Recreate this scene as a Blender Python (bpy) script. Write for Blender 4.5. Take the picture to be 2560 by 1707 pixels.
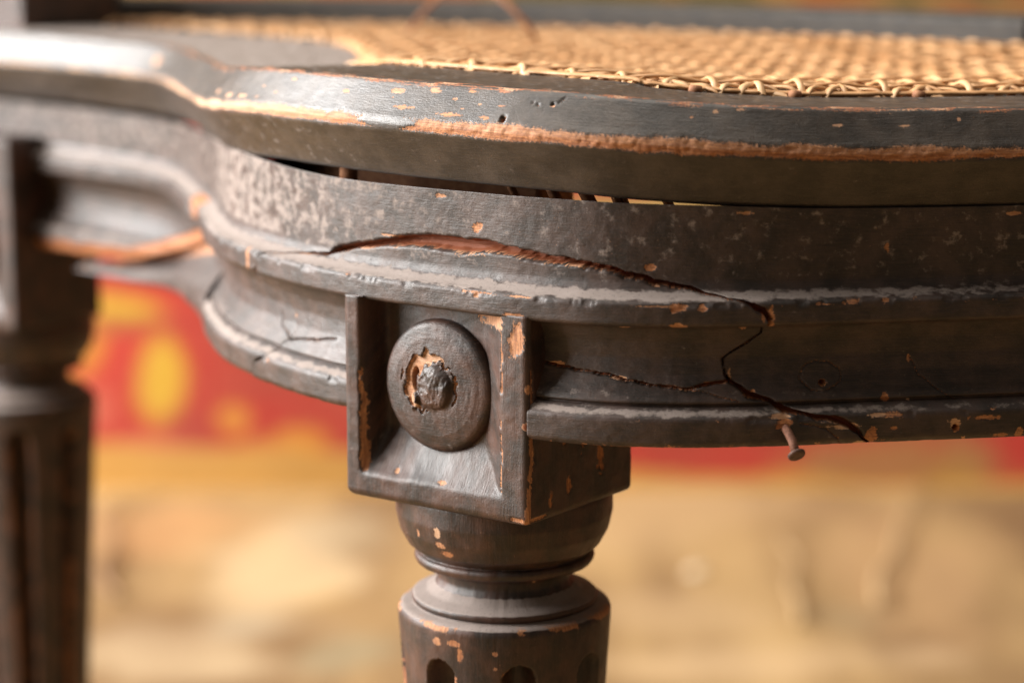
import bpy, math, random
import numpy as np

# ------------------------------------------------------------------ camera, world, lights, exposure
scene = bpy.context.scene
for o in list(bpy.data.objects):
    bpy.data.objects.remove(o, do_unlink=True)
COL = scene.collection
DATUM = 0.48            # lens height above the floor (m); heights below are mm relative to it

cam_d = bpy.data.cameras.new('camera')
cam = bpy.data.objects.new('camera', cam_d); COL.objects.link(cam)
cam.location = (0, 0, DATUM)
cam.rotation_euler = (math.radians(90 - 10.583), 0, 0)
cam_d.sensor_width = 36.0; cam_d.lens = 83.05
cam_d.clip_start = 0.01; cam_d.clip_end = 100
cam_d.dof.use_dof = True; cam_d.dof.focus_distance = 0.578; cam_d.dof.aperture_fstop = 7.2
scene.camera = cam

world = bpy.data.worlds.new('World'); scene.world = world; world.use_nodes = True
bg = world.node_tree.nodes['Background']
bg.inputs[0].default_value = (1.0, 0.84, 0.66, 1); bg.inputs[1].default_value = 0.13

def area(name, loc, target, size, size_y, power, color):
    d = bpy.data.lights.new(name, 'AREA'); d.shape = 'RECTANGLE'
    d.size = size; d.size_y = size_y; d.energy = power; d.color = color
    o = bpy.data.objects.new(name, d); COL.objects.link(o); o.location = loc
    v = np.array(target) - np.array(loc); v = v / np.linalg.norm(v)
    import mathutils
    o.rotation_euler = mathutils.Vector(v).to_track_quat('-Z', 'Y').to_euler()
    return o
area('window_light', (-1.80, 1.30, 1.32), (-0.05, 0.74, 0.40), 1.3, 1.0, 88, (1.0, 0.985, 0.97))
area('left_fill', (-2.15, 0.55, 0.95), (-0.1, 0.72, 0.38), 1.0, 1.2, 84, (1.0, 0.97, 0.93))  # unseen soft fill added at the left to brighten left-facing faces
area('overhead_fill', (-0.35, 0.95, 2.6), (-0.15, 0.9, 0.0), 1.7, 1.4, 44, (1.0, 0.95, 0.87))  # added overhead fill out of view, like ceiling bounce, brightens upward faces

scene.view_settings.view_transform = 'Standard'; scene.view_settings.look = 'None'
scene.view_settings.gamma = 1.0; scene.view_settings.exposure = 0.22
scene.view_settings.use_curve_mapping = False
# ------------------------------------------------------------------ numeric helpers
def _hash(ix, iy, seed):
    n = (ix.astype(np.int64) * 374761393 + iy.astype(np.int64) * 668265263 + seed * 974634541) & 0xffffffff
    n = ((n ^ (n >> 13)) * 1274126177) & 0xffffffff
    n = n ^ (n >> 16)
    return (n & 0xffff) / 65535.0
def vnoise(x, y, seed=0):
    x = np.asarray(x, float); y = np.asarray(y, float)
    x0 = np.floor(x); y0 = np.floor(y); fx = x - x0; fy = y - y0
    fx = fx * fx * (3 - 2 * fx); fy = fy * fy * (3 - 2 * fy)
    a = _hash(x0, y0, seed); b = _hash(x0 + 1, y0, seed); c = _hash(x0, y0 + 1, seed); d = _hash(x0 + 1, y0 + 1, seed)
    return (a + (b - a) * fx) * (1 - fy) + (c + (d - c) * fx) * fy
def fbm(x, y, seed=0, octv=4):
    s = 0.0; a = 0.5; t = 0.0
    for i in range(octv):
        s = s + a * vnoise(x * 2 ** i + 17.3 * i, y * 2 ** i + 5.1 * i, seed + i); t += a; a *= 0.5
    return s / t
def smooth(a, b, x):
    t = np.clip((np.asarray(x, float) - a) / (b - a), 0, 1); return t * t * (3 - 2 * t)
def catmull(P, n=24, closed=True):
    P = np.asarray(P, float); m = len(P); out = []
    rng = range(m) if closed else range(m - 1)
    for i in rng:
        if closed:
            p0, p1, p2, p3 = P[(i - 1) % m], P[i], P[(i + 1) % m], P[(i + 2) % m]
        else:
            p0, p1, p2, p3 = P[max(i - 1, 0)], P[i], P[i + 1], P[min(i + 2, m - 1)]
        d1 = max(np.linalg.norm(p1 - p0), 1e-9) ** .5; d2 = max(np.linalg.norm(p2 - p1), 1e-9) ** .5; d3 = max(np.linalg.norm(p3 - p2), 1e-9) ** .5
        m1 = (p2 - p1) + d2 * ((p1 - p0) / d1 - (p2 - p0) / (d1 + d2)) if d1 > 1e-4 else (p2 - p1)
        m2 = (p2 - p1) + d2 * ((p3 - p2) / d3 - (p3 - p1) / (d2 + d3)) if d3 > 1e-4 else (p2 - p1)
        for k in range(n):
            t = k / n
            out.append((2*t**3-3*t**2+1)*p1 + (t**3-2*t**2+t)*m1 + (-2*t**3+3*t**2)*p2 + (t**3-t**2)*m2)
    if not closed: out.append(P[-1])
    return np.array(out)
def resample(P, step, soft=0.0):
    """polyline -> evenly spaced points; soft rounds the corners"""
    P = np.asarray(P, float)
    L = np.r_[0, np.cumsum(np.linalg.norm(np.diff(P, axis=0), axis=1))]
    n = max(int(round(L[-1] / step)), 2)
    w = np.linspace(0, L[-1], n + 1)
    Q = np.stack([np.interp(w, L, P[:, k]) for k in range(P.shape[1])], 1)
    if soft > 0:
        k = int(3 * soft / (L[-1] / n)) + 1
        g = np.exp(-0.5 * (np.arange(-k, k + 1) * (L[-1] / n) / soft) ** 2); g /= g.sum()
        for c in range(P.shape[1]):
            e = np.r_[np.full(k, Q[0, c]), Q[:, c], np.full(k, Q[-1, c])]
            Q[:, c] = np.convolve(e, g, 'valid')
    return w, Q

# ------------------------------------------------------------------ plan of the seat (metres), outer line of the upper bead
PLAN = [(.345,.715),(.333,.66),(.30,.622),(.25,.598),(.205,.5825),(.165,.5715),(.1235,.562),(.0865,.5555),(.06,.551),(.036,.5505),
 (.0185,.5535),(.0,.5625),(-.0105,.570),(-.03,.585),(-.049,.6035),(-.068,.631),(-.0816,.658),(-.0905,.690),(-.0970,.725),(-.1045,.752),
 (-.113,.786),(-.1225,.814),(-.134,.832),(-.160,.861),(-.195,.896),(-.225,.92),(-.245,.955),(-.235,.995),(-.19,1.012),(-.13,1.002),(0,.962),(.12,.897),(.21,.828),(.30,.757)]
_pp = catmull(PLAN, 40, True)
_pp = np.vstack([_pp, _pp[:1]])
_pl = np.r_[0, np.cumsum(np.linalg.norm(np.diff(_pp, axis=0), axis=1))]
PERIM = _pl[-1] * 1000
def nearest_u(x, y):
    i = np.argmin((_pp[:, 0] - x) ** 2 + (_pp[:, 1] - y) ** 2); return _pl[i] * 1000
U0 = nearest_u(-.019, .577)
def path(u):
    """u in mm along the outline, 0 at the front leg, positive to the left"""
    s = np.mod(np.asarray(u, float) + U0, PERIM) / 1000
    x = np.interp(s, _pl, _pp[:, 0]); y = np.interp(s, _pl, _pp[:, 1])
    e = 0.003
    a = np.mod(s + e, PERIM / 1000); b = np.mod(s - e, PERIM / 1000)
    tx = np.interp(a, _pl, _pp[:, 0]) - np.interp(b, _pl, _pp[:, 0]); ty = np.interp(a, _pl, _pp[:, 1]) - np.interp(b, _pl, _pp[:, 1])
    n = np.hypot(tx, ty); tx /= n; ty /= n
    return x, y, -ty, tx          # point and outward normal
def along(pts):
    """[((x,y), value)] -> function of u, periodic-safe on the visible stretch"""
    us = np.array([nearest_u(*p) - U0 for p, _ in pts]); vs = np.array([v for _, v in pts], float)
    us = np.where(us > PERIM / 2, us - PERIM, us)
    k = np.argsort(us); us, vs = us[k], vs[k]
    def f(u):
        v = np.mod(np.asarray(u, float) + PERIM / 2, PERIM) - PERIM / 2
        return (np.interp(v - 6, us, vs) + 2 * np.interp(v, us, vs) + np.interp(v + 6, us, vs)) / 4
    return f
# the seat frame has warped up off the rail around the front leg
LIFT = along([((.16,.57),0),((.0865,.5555),.4),((.052,.551),2),((.009,.557),4.6),((-.03,.585),5.2),((-.049,.6035),5.4),((-.068,.631),5.1),((-.0816,.658),3.6),((-.0905,.690),1.5),((-.097,.725),-.2),((-.1045,.752),0),((-.1225,.814),-.3),((-.160,.861),0),((-.235,.995),0)])
RTOP = along([((.165,.5715),-72.5),((.10,.558),-72.4),((.075,.5535),-72.1),((.05,.551),-71.1),((.009,.557),-70.3),((-.03,.585),-70.4),((-.049,.6035),-70.5),((-.068,.631),-69.9),((-.0816,.658),-69.0),((-.097,.725),-72.5),((-.1225,.814),-75.5),((-.195,.896),-75)])

RAIL = [(-6,-74),(-6,-89.6),(-5.2,-91.4),(-2.8,-92.7),(-.9,-93.2),(0,-94.0),(.1,-98.8),(-.7,-99.5),(-4.0,-99.8),(-4.8,-100.8),(-6.2,-104),(-6.7,-108),(-6.1,-112),(-4.4,-115.5),
        (-2.7,-117.7),(-2.5,-118.3),(-3.7,-118.8),(-2.6,-119.4),(-.8,-120.7),(.1,-121.5),(.3,-122.3),(.1,-127.6),(-.9,-128.8),(-3,-129)]
CAP = [(-44,-62),(-44,-50.4),(-43.2,-49.5),(-7.6,-49.2),(-6.3,-49.7),(-.9,-56.8),(.1,-57.9),(.7,-59.6),(.5,-61.4),(-.4,-62.8),(-6.9,-73.2),(-8,-73.6),(-40,-73.6),(-44,-72),(-44,-62)]
RAIL_W, RAIL_P = resample(RAIL, .29, .30)
CAP_W, CAP_P = resample(CAP, .5, .35)
def rail_grid(u, wi):
    u = np.asarray(u, float)[:, None]; r = RAIL_P[wi, 0][None, :]; z = RAIL_P[wi, 1][None, :]
    z = z + (RTOP(u) + 74) * np.clip((z + 90) / 16, 0, 1)
    return r + 0 * u, z
def cap_width(u):
    """the frame is wider behind the left corner"""
    v = np.mod(np.asarray(u, float) + PERIM / 2, PERIM) - PERIM / 2
    return 1 + .62 * smooth(70, 300, v) * smooth(440, 350, v)
def cap_grid(u, wi):
    u = np.asarray(u, float)[:, None]
    rr = CAP_P[wi, 0][None, :] + 0 * u; rr = np.where(rr < -8, -8 + (rr + 8) * cap_width(u), rr)
    return rr, CAP_P[wi, 1][None, :] + LIFT(u)
def to_xyz(u, r, z):
    x, y, nx, ny = path(u)
    return np.stack([x[:, None] + nx[:, None] * r / 1000, y[:, None] + ny[:, None] * r / 1000, z / 1000 + 0 * r], -1)

# front leg: block face frame
BN = np.array([-math.sin(math.radians(36)), -math.cos(math.radians(36))])   # outward normal of the block face
BR = np.array([math.cos(math.radians(36)), -math.sin(math.radians(36))])    # to the right along the face
BF = np.array([-.0190, .5765])                                               # middle of the face in plan
AX = BF - BN * .029
HB = 28.0                                                                    # half width of the block

def seg_dist(px, py, poly):
    """distance to a polyline with a half width per vertex -> (distance, half width there, signed side)"""
    best = np.full(px.shape, 1e9); hw = np.zeros(px.shape); t_all = np.zeros(px.shape); acc = 0
    for (x0, y0, h0), (x1, y1, h1) in zip(poly[:-1], poly[1:]):
        dx, dy = x1 - x0, y1 - y0; l2 = dx * dx + dy * dy + 1e-12
        t = np.clip(((px - x0) * dx + (py - y0) * dy) / l2, 0, 1)
        d = np.hypot(px - x0 - t * dx, py - y0 - t * dy)
        k = d < best
        best = np.where(k, d, best); hw = np.where(k, h0 + t * (h1 - h0), hw)
    return best, hw
def inside(px, py, poly):
    c = np.zeros(px.shape, bool); n = len(poly)
    for i in range(n):
        x0, y0 = poly[i][:2]; x1, y1 = poly[(i + 1) % n][:2]
        k = ((y0 > py) != (y1 > py)) & (px < (x1 - x0) * (py - y0) / (y1 - y0 + 1e-12) + x0)
        c ^= k
    return c

# marks on the wood: (mm along the rail or frame, mm down its section, ...)
RAIL_CRACKS = {'main': [(74.5, 24.1, 0.5), (73.0, 23.0, 0.4), (68.0, 21.2, 0.3), (54.5, 18.0, 0.3), (45.0, 17.1, 0.5), (42.5, 15.7, 0.7), (30.5, 13.7, 0.7), (20.0, 12.2, 0.8), (15.5, 11.6, 1.2), (6.0, 10.8, 1.4), (-3.0, 11.0, 1.5), (-13.5, 11.0, 1.1), (-20.0, 11.3, 0.9), (-28.0, 11.9, 0.8), (-34.0, 12.2, 0.7), (-41.0, 12.8, 0.6), (-48.5, 13.4, 0.6), (-56.0, 14.8, 0.6), (-62.5, 16.3, 0.6), (-70.0, 17.7, 0.6), (-77.0, 20.3, 0.6), (-82.5, 23.5, 0.5), (-86.5, 25.6, 0.8), (-87.5, 27.3, 0.6)], 'cove': [(-87.5, 28.2, 0.3), (-86.5, 34.9, 0.12), (-83.5, 37.5, 0.12), (-79.0, 40.1, 0.18), (-77.0, 41.8, 0.18), (-77.5, 43.9, 0.15), (-78.0, 45.3, 0.18), (-79.0, 46.8, 0.4), (-81.5, 48.8, 0.5), (-83.5, 50.9, 0.7), (-89.0, 53.2, 0.7), (-92.0, 56.7, 1.2), (-96.0, 57.8, 0.9), (-99.5, 59.0, 0.7), (-104.5, 59.9, 0.9), (-108.0, 61.3, 0.7), (-110.5, 63.1, 0.4), (-113.5, 66.5, 0.4)], 'branch': [(-79.0, 46.8, 0.4), (-76.0, 47.4, 0.4), (-72.0, 48.2, 0.4), (-68.5, 49.1, 0.3), (-66.5, 48.8, 0.3), (-62.5, 48.2, 0.3), (-58.0, 47.7, 0.3), (-53.5, 47.1, 0.3), (-48.5, 45.9, 0.3), (-40.0, 45.0, 0.3), (-30.0, 44.2, 0.4)], 'twig': [(-66.5, 48.8, 0.2), (-70.5, 49.4, 0.12), (-76.5, 50.9, 0.12), (-81.0, 52.3, 0.1)], 'left_end': [(75.0, 24.1, 0.6), (75.5, 25.9, 0.7), (75.5, 27.6, 0.7), (88.0, 34.9, 0.6)], 'left_cove': [(64.0, 43.9, 0.3), (62.5, 46.2, 0.5), (62.5, 48.8, 0.5), (66.0, 52.0, 0.4), (69.5, 56.4, 0.45), (71.5, 59.0, 0.45), (76.5, 60.7, 0.6), (78.0, 62.8, 0.8), (79.5, 66.0, 0.8)], 'left_side': [(62.0, 49.7, 0.25), (57.0, 49.1, 0.22), (50.0, 47.9, 0.22), (41.0, 46.5, 0.22)], 'left_up': [(74.0, 43.9, 0.18), (71.5, 47.7, 0.2), (63.5, 49.7, 0.22)], 'ring': [(-107.5, 45.9, 0.09), (-107.5, 46.8, 0.09), (-107.0, 47.7, 0.09), (-106.0, 48.5, 0.09), (-105.0, 49.1, 0.09), (-104.0, 49.7, 0.09), (-103.0, 50.0, 0.09), (-102.0, 50.0, 0.14), (-101.0, 50.0, 0.14), (-99.5, 49.7, 0.14), (-99.0, 49.1, 0.14), (-98.0, 48.2, 0.14), (-97.5, 47.7, 0.14), (-97.0, 46.8, 0.14), (-97.0, 45.9, 0.14), (-97.5, 45.0, 0.09), (-98.0, 44.2, 0.09), (-98.5, 43.6, 0.09), (-100.0, 43.3, 0.09), (-101.0, 43.0, 0.09), (-102.5, 43.0, 0.09), (-104.0, 43.0, 0.09), (-105.0, 43.6, 0.09), (-106.0, 44.2, 0.09), (-107.0, 44.7, 0.09), (-107.5, 45.6, 0.09)], 'scratch': [(-124.5, 42.4, 0.22), (-126.0, 44.7, 0.15), (-127.0, 47.1, 0.1), (-130.0, 50.0, 0.1), (-132.5, 52.3, 0.1), (-135.5, 54.9, 0.15)], 'chip': [(-95.5, 60.7, 0.1), (-99.5, 61.0, 0.12), (-103.0, 62.5, 0.12), (-105.0, 64.2, 0.12), (-106.0, 66.5, 0.1)]}
RAIL_CHUNK = [(74.5, 24.1), (73.0, 23.0), (68.0, 21.2), (54.5, 18.0), (45.0, 17.1), (42.5, 15.7), (30.5, 13.7), (20.0, 12.2), (15.5, 11.6), (6.0, 10.8), (-3.0, 11.0), (-13.5, 11.0), (-20.0, 11.3), (-28.0, 11.9), (-34.0, 12.2), (-41.0, 12.8), (-48.5, 13.4), (-56.0, 14.8), (-62.5, 16.3), (-70.0, 17.7), (-77.0, 20.3), (-82.5, 23.5), (-86.5, 25.6), (-87.5, 27.3), (-87.5, 28.2), (-86.5, 34.9), (-83.5, 37.5), (-79.0, 40.1), (-77.0, 41.8), (-77.5, 43.9), (-78.0, 45.3), (-79.0, 46.8), (-81.5, 48.8), (-83.5, 50.9), (-89.0, 53.2), (-92.0, 56.7), (-96.0, 57.8), (-99.5, 59.0), (-104.5, 59.9), (-108.0, 61.3), (-110.5, 63.1), (-113.5, 66.5), (-111.0, 66.5), (-86.0, 66.5), (-26.5, 66.5), (25.5, 66.5), (78.5, 66.3), (79.5, 66.0), (78.0, 62.8), (76.5, 60.7), (71.5, 59.0), (69.5, 56.4), (66.0, 52.0), (62.5, 48.8), (62.5, 46.2), (64.0, 43.9), (64.0, 42.4), (72.5, 35.2)]
RAIL_BLOBS = [(-9.5, 7.0, 2.0, 1.2, 0.15), (-118.0, 8.7, 0.8, 1.5, 0.2), (-66.0, 24.1, 2.0, 1.02, 0.1), (-71.5, 24.4, 1.0, 0.9, 0.1), (-81.5, 32.3, 1.1, 1.5, 0.3), (-88.0, 27.3, 0.75, 3.05, 0.2), (-86.0, 26.7, 0.5, 1.45, 0.2), (-14.0, 24.1, 1.0, 0.9, 0.3), (-60.5, 23.8, 6.0, 0.29, 0.5), (-14.5, 23.2, 5.75, 0.44, 0.3), (-26.5, 23.2, 4.25, 0.3, 0.3), (82.0, 26.2, 0.75, 4.07, 0.3), (16.5, 10.8, 8.75, 0.2, 0.4), (-107.0, 61.6, 4.25, 0.7, 0.95), (-110.5, 66.5, 2.0, 0.7, 0.9), (-113.5, 64.2, 1.5, 2.03, 0.1), (-134.5, 61.6, 1.5, 1.2, 0.8), (-135.0, 63.1, 0.8, 0.9, 0), (-142.0, 60.7, 4.75, 0.73, 0.2), (-91.0, 58.4, 2.2, 0.87, 0.8), (-115.0, 59.0, 2.8, 0.58, 0.9), (-137.0, 66.3, 0.5, 0.87, 0.6), (-151.0, 64.8, 1.0, 1.6, 0.2), (-146.0, 65.4, 2.25, 0.73, 0.2), (-119.0, 62.5, 1.0, 0.6, 0.2), (-73.5, 47.7, 1.6, 0.6, 0.1), (-79.0, 45.6, 0.5, 1.6, 0.7), (-84.5, 49.7, 0.75, 0.58, 0.1), (-117.5, 52.9, 1.0, 1.6, 0.1), (-124.5, 43.0, 0.5, 1.02, 0.3), (-123.5, 54.3, 0.6, 0.73, 0.9), (-59.0, 12.8, 1.4, 0.7, 0.1), (-59.0, 66.5, 22.0, 0.3, 0.1), (-91.5, 60.4, 2.0, 1.45, 0), (2.5, 1.5, 2.0, 0.44, 0.4), (-82.0, 1.5, 2.0, 0.44, 0.5), (-150.5, 2.0, 3.0, 0.5, 0.5), (64.0, 43.3, 1.0, 0.6, 0.5), (-34.0, 43.9, 3.5, 0.6, 0.4), (-51.5, 46.5, 2.75, 0.44, 0.7), (-3.0, 34.6, 4.0, 0.87, 0.3), (-25.0, 27.9, 3.25, 0.44, 0.2), (-52.5, 32.3, 2.5, 0.9, 0.4), (-65.5, 28.5, 1.8, 0.9, 0.3)]
RAIL_HOLES = [(-102.5, 48.2, 0.8), (-134.5, 62.8, 0.7)]
CAP_BLOBS = [(34.0, 54.1, 1.75, 0.75, 0.6), (16.0, 52.6, 2.5, 0.75, 0.6), (3.0, 51.6, 1.75, 0.75, 0.6), (-4.0, 53.6, 1.0, 0.5, 0.5), (-12.0, 54.6, 0.6, 0.4, 0.5), (-7.5, 56.1, 0.5, 0.3, 0.4), (-33.0, 53.6, 0.7, 0.4, 0.4), (-18.5, 54.6, 1.0, 0.25, 0.3), (16.0, 54.6, 0.5, 0.3, 0.5), (-74.5, 51.6, 1.0, 0.5, 0.7), (-80.5, 50.6, 1.1, 0.5, 0.6), (-68.5, 53.6, 0.5, 0.3, 0.3), (-104.0, 54.1, 1.5, 0.5, 0.6), (111.5, 57.6, 1.8, 0.75, 0.6), (86.0, 58.6, 3.75, 0.75, 0.6), (66.0, 56.6, 1.25, 0.3, 0.5), (76.0, 58.6, 1.0, 0.3, 0.5), (61.0, 52.1, 2.25, 0.5, 0.6), (75.5, 55.1, 1.25, 0.3, 0.6), (96.5, 58.6, 3.6, 0.75, 0.6), (190.5, 57.6, 1.2, 0.3, 0.5), (-120.5, 54.1, 1.5, 0.5, 0.6), (-134.5, 52.6, 0.5, 0.5, 0.5), (10.5, 57.1, 3.25, 0.5, 0.3), (-4.0, 58.1, 3.75, 0.5, 0.2), (-15.0, 58.1, 1.75, 0.5, 0.2), (-8.5, 51.1, 1.5, 0.5, 0.15), (-17.5, 50.6, 1.25, 0.3, 0.15), (329.5, 38.1, 0.6, 0.5, 0.6), (329.5, 48.6, 0.6, 0.75, 0.6), (329.5, 52.6, 0.5, 0.5, 0.6), (271.0, 56.1, 3.0, 2.0, 0.6)]
CAP_HOLES = [(-20.5, 58.1, 0.8), (-33.0, 53.1, 0.4)]
CAP_CRACKS = [[(-33.0, 53.1, 0.15), (-34.5, 52.6, 0.12), (-36.0, 50.6, 0.08)], [(-27.0, 53.1, 0.12), (-29.0, 53.6, 0.1)]]
BLOCK_LINES = [[(29.9,-112,.3),(30.3,-120,.6),(29.9,-128,1.0),(30.2,-134,.9),(29.6,-140,.7),(29.2,-146,.7),(28.6,-149.6,1.0)],
 [(-23.9,-117,.3),(-23.6,-124,.45),(-23.3,-131,.7),(-23.2,-139,.7),(-22.8,-143.2,.9)],
 [(-30.0,-126,.3),(-30.0,-138,.5),(-29.5,-149,.8)], [(20.9,-103,.2),(21.0,-110,.35),(20.9,-118,.25)], [(20.9,-124,.15),(21.1,-135,.3),(20.8,-143,.2)],
 [(24,-149.3,.5),(29,-149.5,.8),(36,-149.2,.5)]]
BLOCK_BLOBS = [(25.6,-104.6,2.7,4.3,.25),(16.5,-100.9,5.2,1.9,.5),(2.0,-143.4,1.6,.5,.4),(-13,-142.8,.9,.6,.4),(28.8,-116.6,.6,1.4,.2),(38,-146,1.0,2.2,.05),(46,-143,1.2,2.8,.05),(52,-132,1.4,3.5,0),(55,-126,1.0,3.0,0),(60,-138,1.6,6,0),(57,-112,1,2,0),(44,-132,.6,1.0,.1)]
BLOCK_HOLES = [(28.2,-125.6,.85)]
NAIL_BASE = (0.06551, 0.5505, -0.12427)
NAIL_TIP = (0.06731, 0.5455, -0.12888)
FLOOR_PATCHES = [(-0.166, 1.626, 0.054, 0.153, (0.56, 0.42, 0.24), 0.55), (-0.27, 1.454, 0.041, 0.05, (0.46, 0.34, 0.19), 0.3), (-0.225, 1.479, 0.068, 0.061, (0.46, 0.34, 0.20), 0.4), (-0.107, 1.475, 0.031, 0.034, (0.22, 0.18, 0.1), 0.7), (-0.268, 1.803, 0.063, 0.09, (0.42, 0.22, 0.08), 0.7), (0.124, 1.531, 0.07, 0.056, (0.45, 0.3, 0.15), 0.4), (0.284, 1.667, 0.073, 0.186, (0.36, 0.21, 0.09), 0.6), (0.132, 1.803, 0.095, 0.103, (0.4, 0.26, 0.12), 0.5), (-0.127, 1.767, 0.043, 0.073, (0.36, 0.28, 0.16), 0.6), (-0.178, 1.531, 0.032, 0.027, (0.3, 0.25, 0.17), 0.6), (0.172, 1.454, 0.129, 0.042, (0.5, 0.34, 0.18), 0.5), (0.224, 1.549, 0.03, 0.037, (0.22, 0.16, 0.08), 0.5)]
PANEL_FIELD = (0.72, 0.042, 0.022)
PANEL_PATCHES = [(-0.017, 0.239, 0.051, 0.02, (0.72, 0.042, 0.022), 1), (0.109, 0.229, 0.112, 0.024, (0.62, 0.39, 0.12), 1), (-0.129, 0.256, 0.068, 0.02, (0.36, 0.09, 0.04), 0.9), (0.32, 0.009, 0.113, 0.043, (0.50, 0.22, 0.06), 0.9), (0.431, -0.006, 0.051, 0.025, (0.84, 0.33, 0.03), 0.9), (0.226, 0.001, 0.027, 0.021, (0.84, 0.33, 0.03), 0.7), (0.365, 0.012, 0.031, 0.014, (0.58, 0.29, 0.05), 0.8), (-0.319, 0.15, 0.043, 0.014, (0.86, 0.5, 0.03), 1), (-0.354, 0.125, 0.02, 0.024, (0.84, 0.33, 0.03), 1), (-0.286, 0.102, 0.02, 0.038, (0.86, 0.5, 0.03), 1), (-0.302, 0.139, 0.048, 0.008, (0.46, 0.05, 0.03), 0.7), (-0.384, 0.086, 0.013, 0.015, (0.84, 0.33, 0.03), 1), (-0.263, 0.048, 0.021, 0.021, (0.46, 0.05, 0.03), 0.55), (-0.346, 0.069, 0.014, 0.018, (0.8, 0.16, 0.09), 0.8), (-0.2, 0.09, 0.031, 0.014, (0.46, 0.05, 0.03), 0.5), (-0.228, 0.06, 0.016, 0.016, (0.84, 0.33, 0.03), 1), (-0.177, 0.041, 0.026, 0.016, (0.84, 0.33, 0.03), 1), (-0.208, 0.037, 0.021, 0.011, (0.84, 0.33, 0.03), 0.8), (-0.298, 0.033, 0.032, 0.014, (0.8, 0.16, 0.09), 0.7), (-0.357, 0.026, 0.021, 0.014, (0.58, 0.29, 0.05), 0.7)]
# ------------------------------------------------------------------ mesh helpers
def new_mesh(name, V, F, mat, smooth_sh=True, attrs=None, parent=None):
    me = bpy.data.meshes.new(name)
    V = np.asarray(V, np.float32)
    if isinstance(F, np.ndarray):
        nf, k = F.shape
        me.vertices.add(len(V)); me.vertices.foreach_set('co', V.ravel())
        me.loops.add(nf * k); me.loops.foreach_set('vertex_index', F.astype(np.int32).ravel())
        me.polygons.add(nf); me.polygons.foreach_set('loop_start', np.arange(0, nf * k, k, dtype=np.int32))
        me.update(calc_edges=True); me.validate()
    else:
        me.from_pydata(V.tolist(), [], F)
        me.update()
    me.polygons.foreach_set('use_smooth', np.full(len(me.polygons), smooth_sh))
    for nm, (typ, arr) in (attrs or {}).items():
        a = me.attributes.new(nm, typ, 'POINT')
        a.data.foreach_set('color' if typ == 'FLOAT_COLOR' else 'vector' if typ == 'FLOAT_VECTOR' else 'value', np.asarray(arr, np.float32).ravel())
    me.materials.append(mat)
    o = bpy.data.objects.new(name, me); COL.objects.link(o)
    if parent is not None: attach(o, parent)
    return o
def attach(o, parent):
    o.parent = parent
    import mathutils
    o.matrix_parent_inverse = mathutils.Matrix.Translation(parent.location).inverted() if parent.type == 'EMPTY' else mathutils.Matrix.Identity(4)
def grid_faces(nu, nw, wrap_u=False, wrap_w=False):
    i = np.arange(nu if wrap_u else nu - 1)[:, None]; j = np.arange(nw if wrap_w else nw - 1)[None, :]
    i2 = (i + 1) % nu; j2 = (j + 1) % nw
    return np.stack([i * nw + j, i2 * nw + j, i2 * nw + j2, i * nw + j2], -1).reshape(-1, 4)
def up(V):
    V = np.array(V, float); V[..., 2] += DATUM; return V
def wood_attrs(raw, deep, dust, pale, gx, gy):
    sh = np.broadcast(raw, deep, dust, pale, gx, gy).shape
    B = lambda a: np.broadcast_to(a, sh).ravel()
    return {'mk': ('FLOAT_COLOR', np.stack([B(raw), B(deep), B(dust), B(pale)], -1)),
            'guv': ('FLOAT_VECTOR', np.stack([B(gx), B(gy), np.zeros(int(np.prod(sh)))], -1))}
def tag(o, label, cat=None, group=None, kind=None):
    if label: o['label'] = label
    if cat: o['category'] = cat
    if group: o['group'] = group
    if kind: o['kind'] = kind
    return o
def blobs(mu, mw, lst, raw, pale, seed=5, rough=.45):
    n = fbm(mu * .9, mw * .9, seed, 3) - .5
    n2 = fbm(mu * .35 + 40, mw * .35, seed + 9, 2) - .5
    for b in lst:
        d = np.hypot((mu - b[0]) / max(b[2], .25), (mw - b[1]) / max(b[3], .22)) + n * rough * 2.4 + n2 * rough * 1.6
        k = 1 - smooth(.45, 1.35, d)
        pale[...] = np.where(k > raw, b[4] if len(b) > 4 else .2, pale); raw[...] = np.maximum(raw, k)

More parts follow.
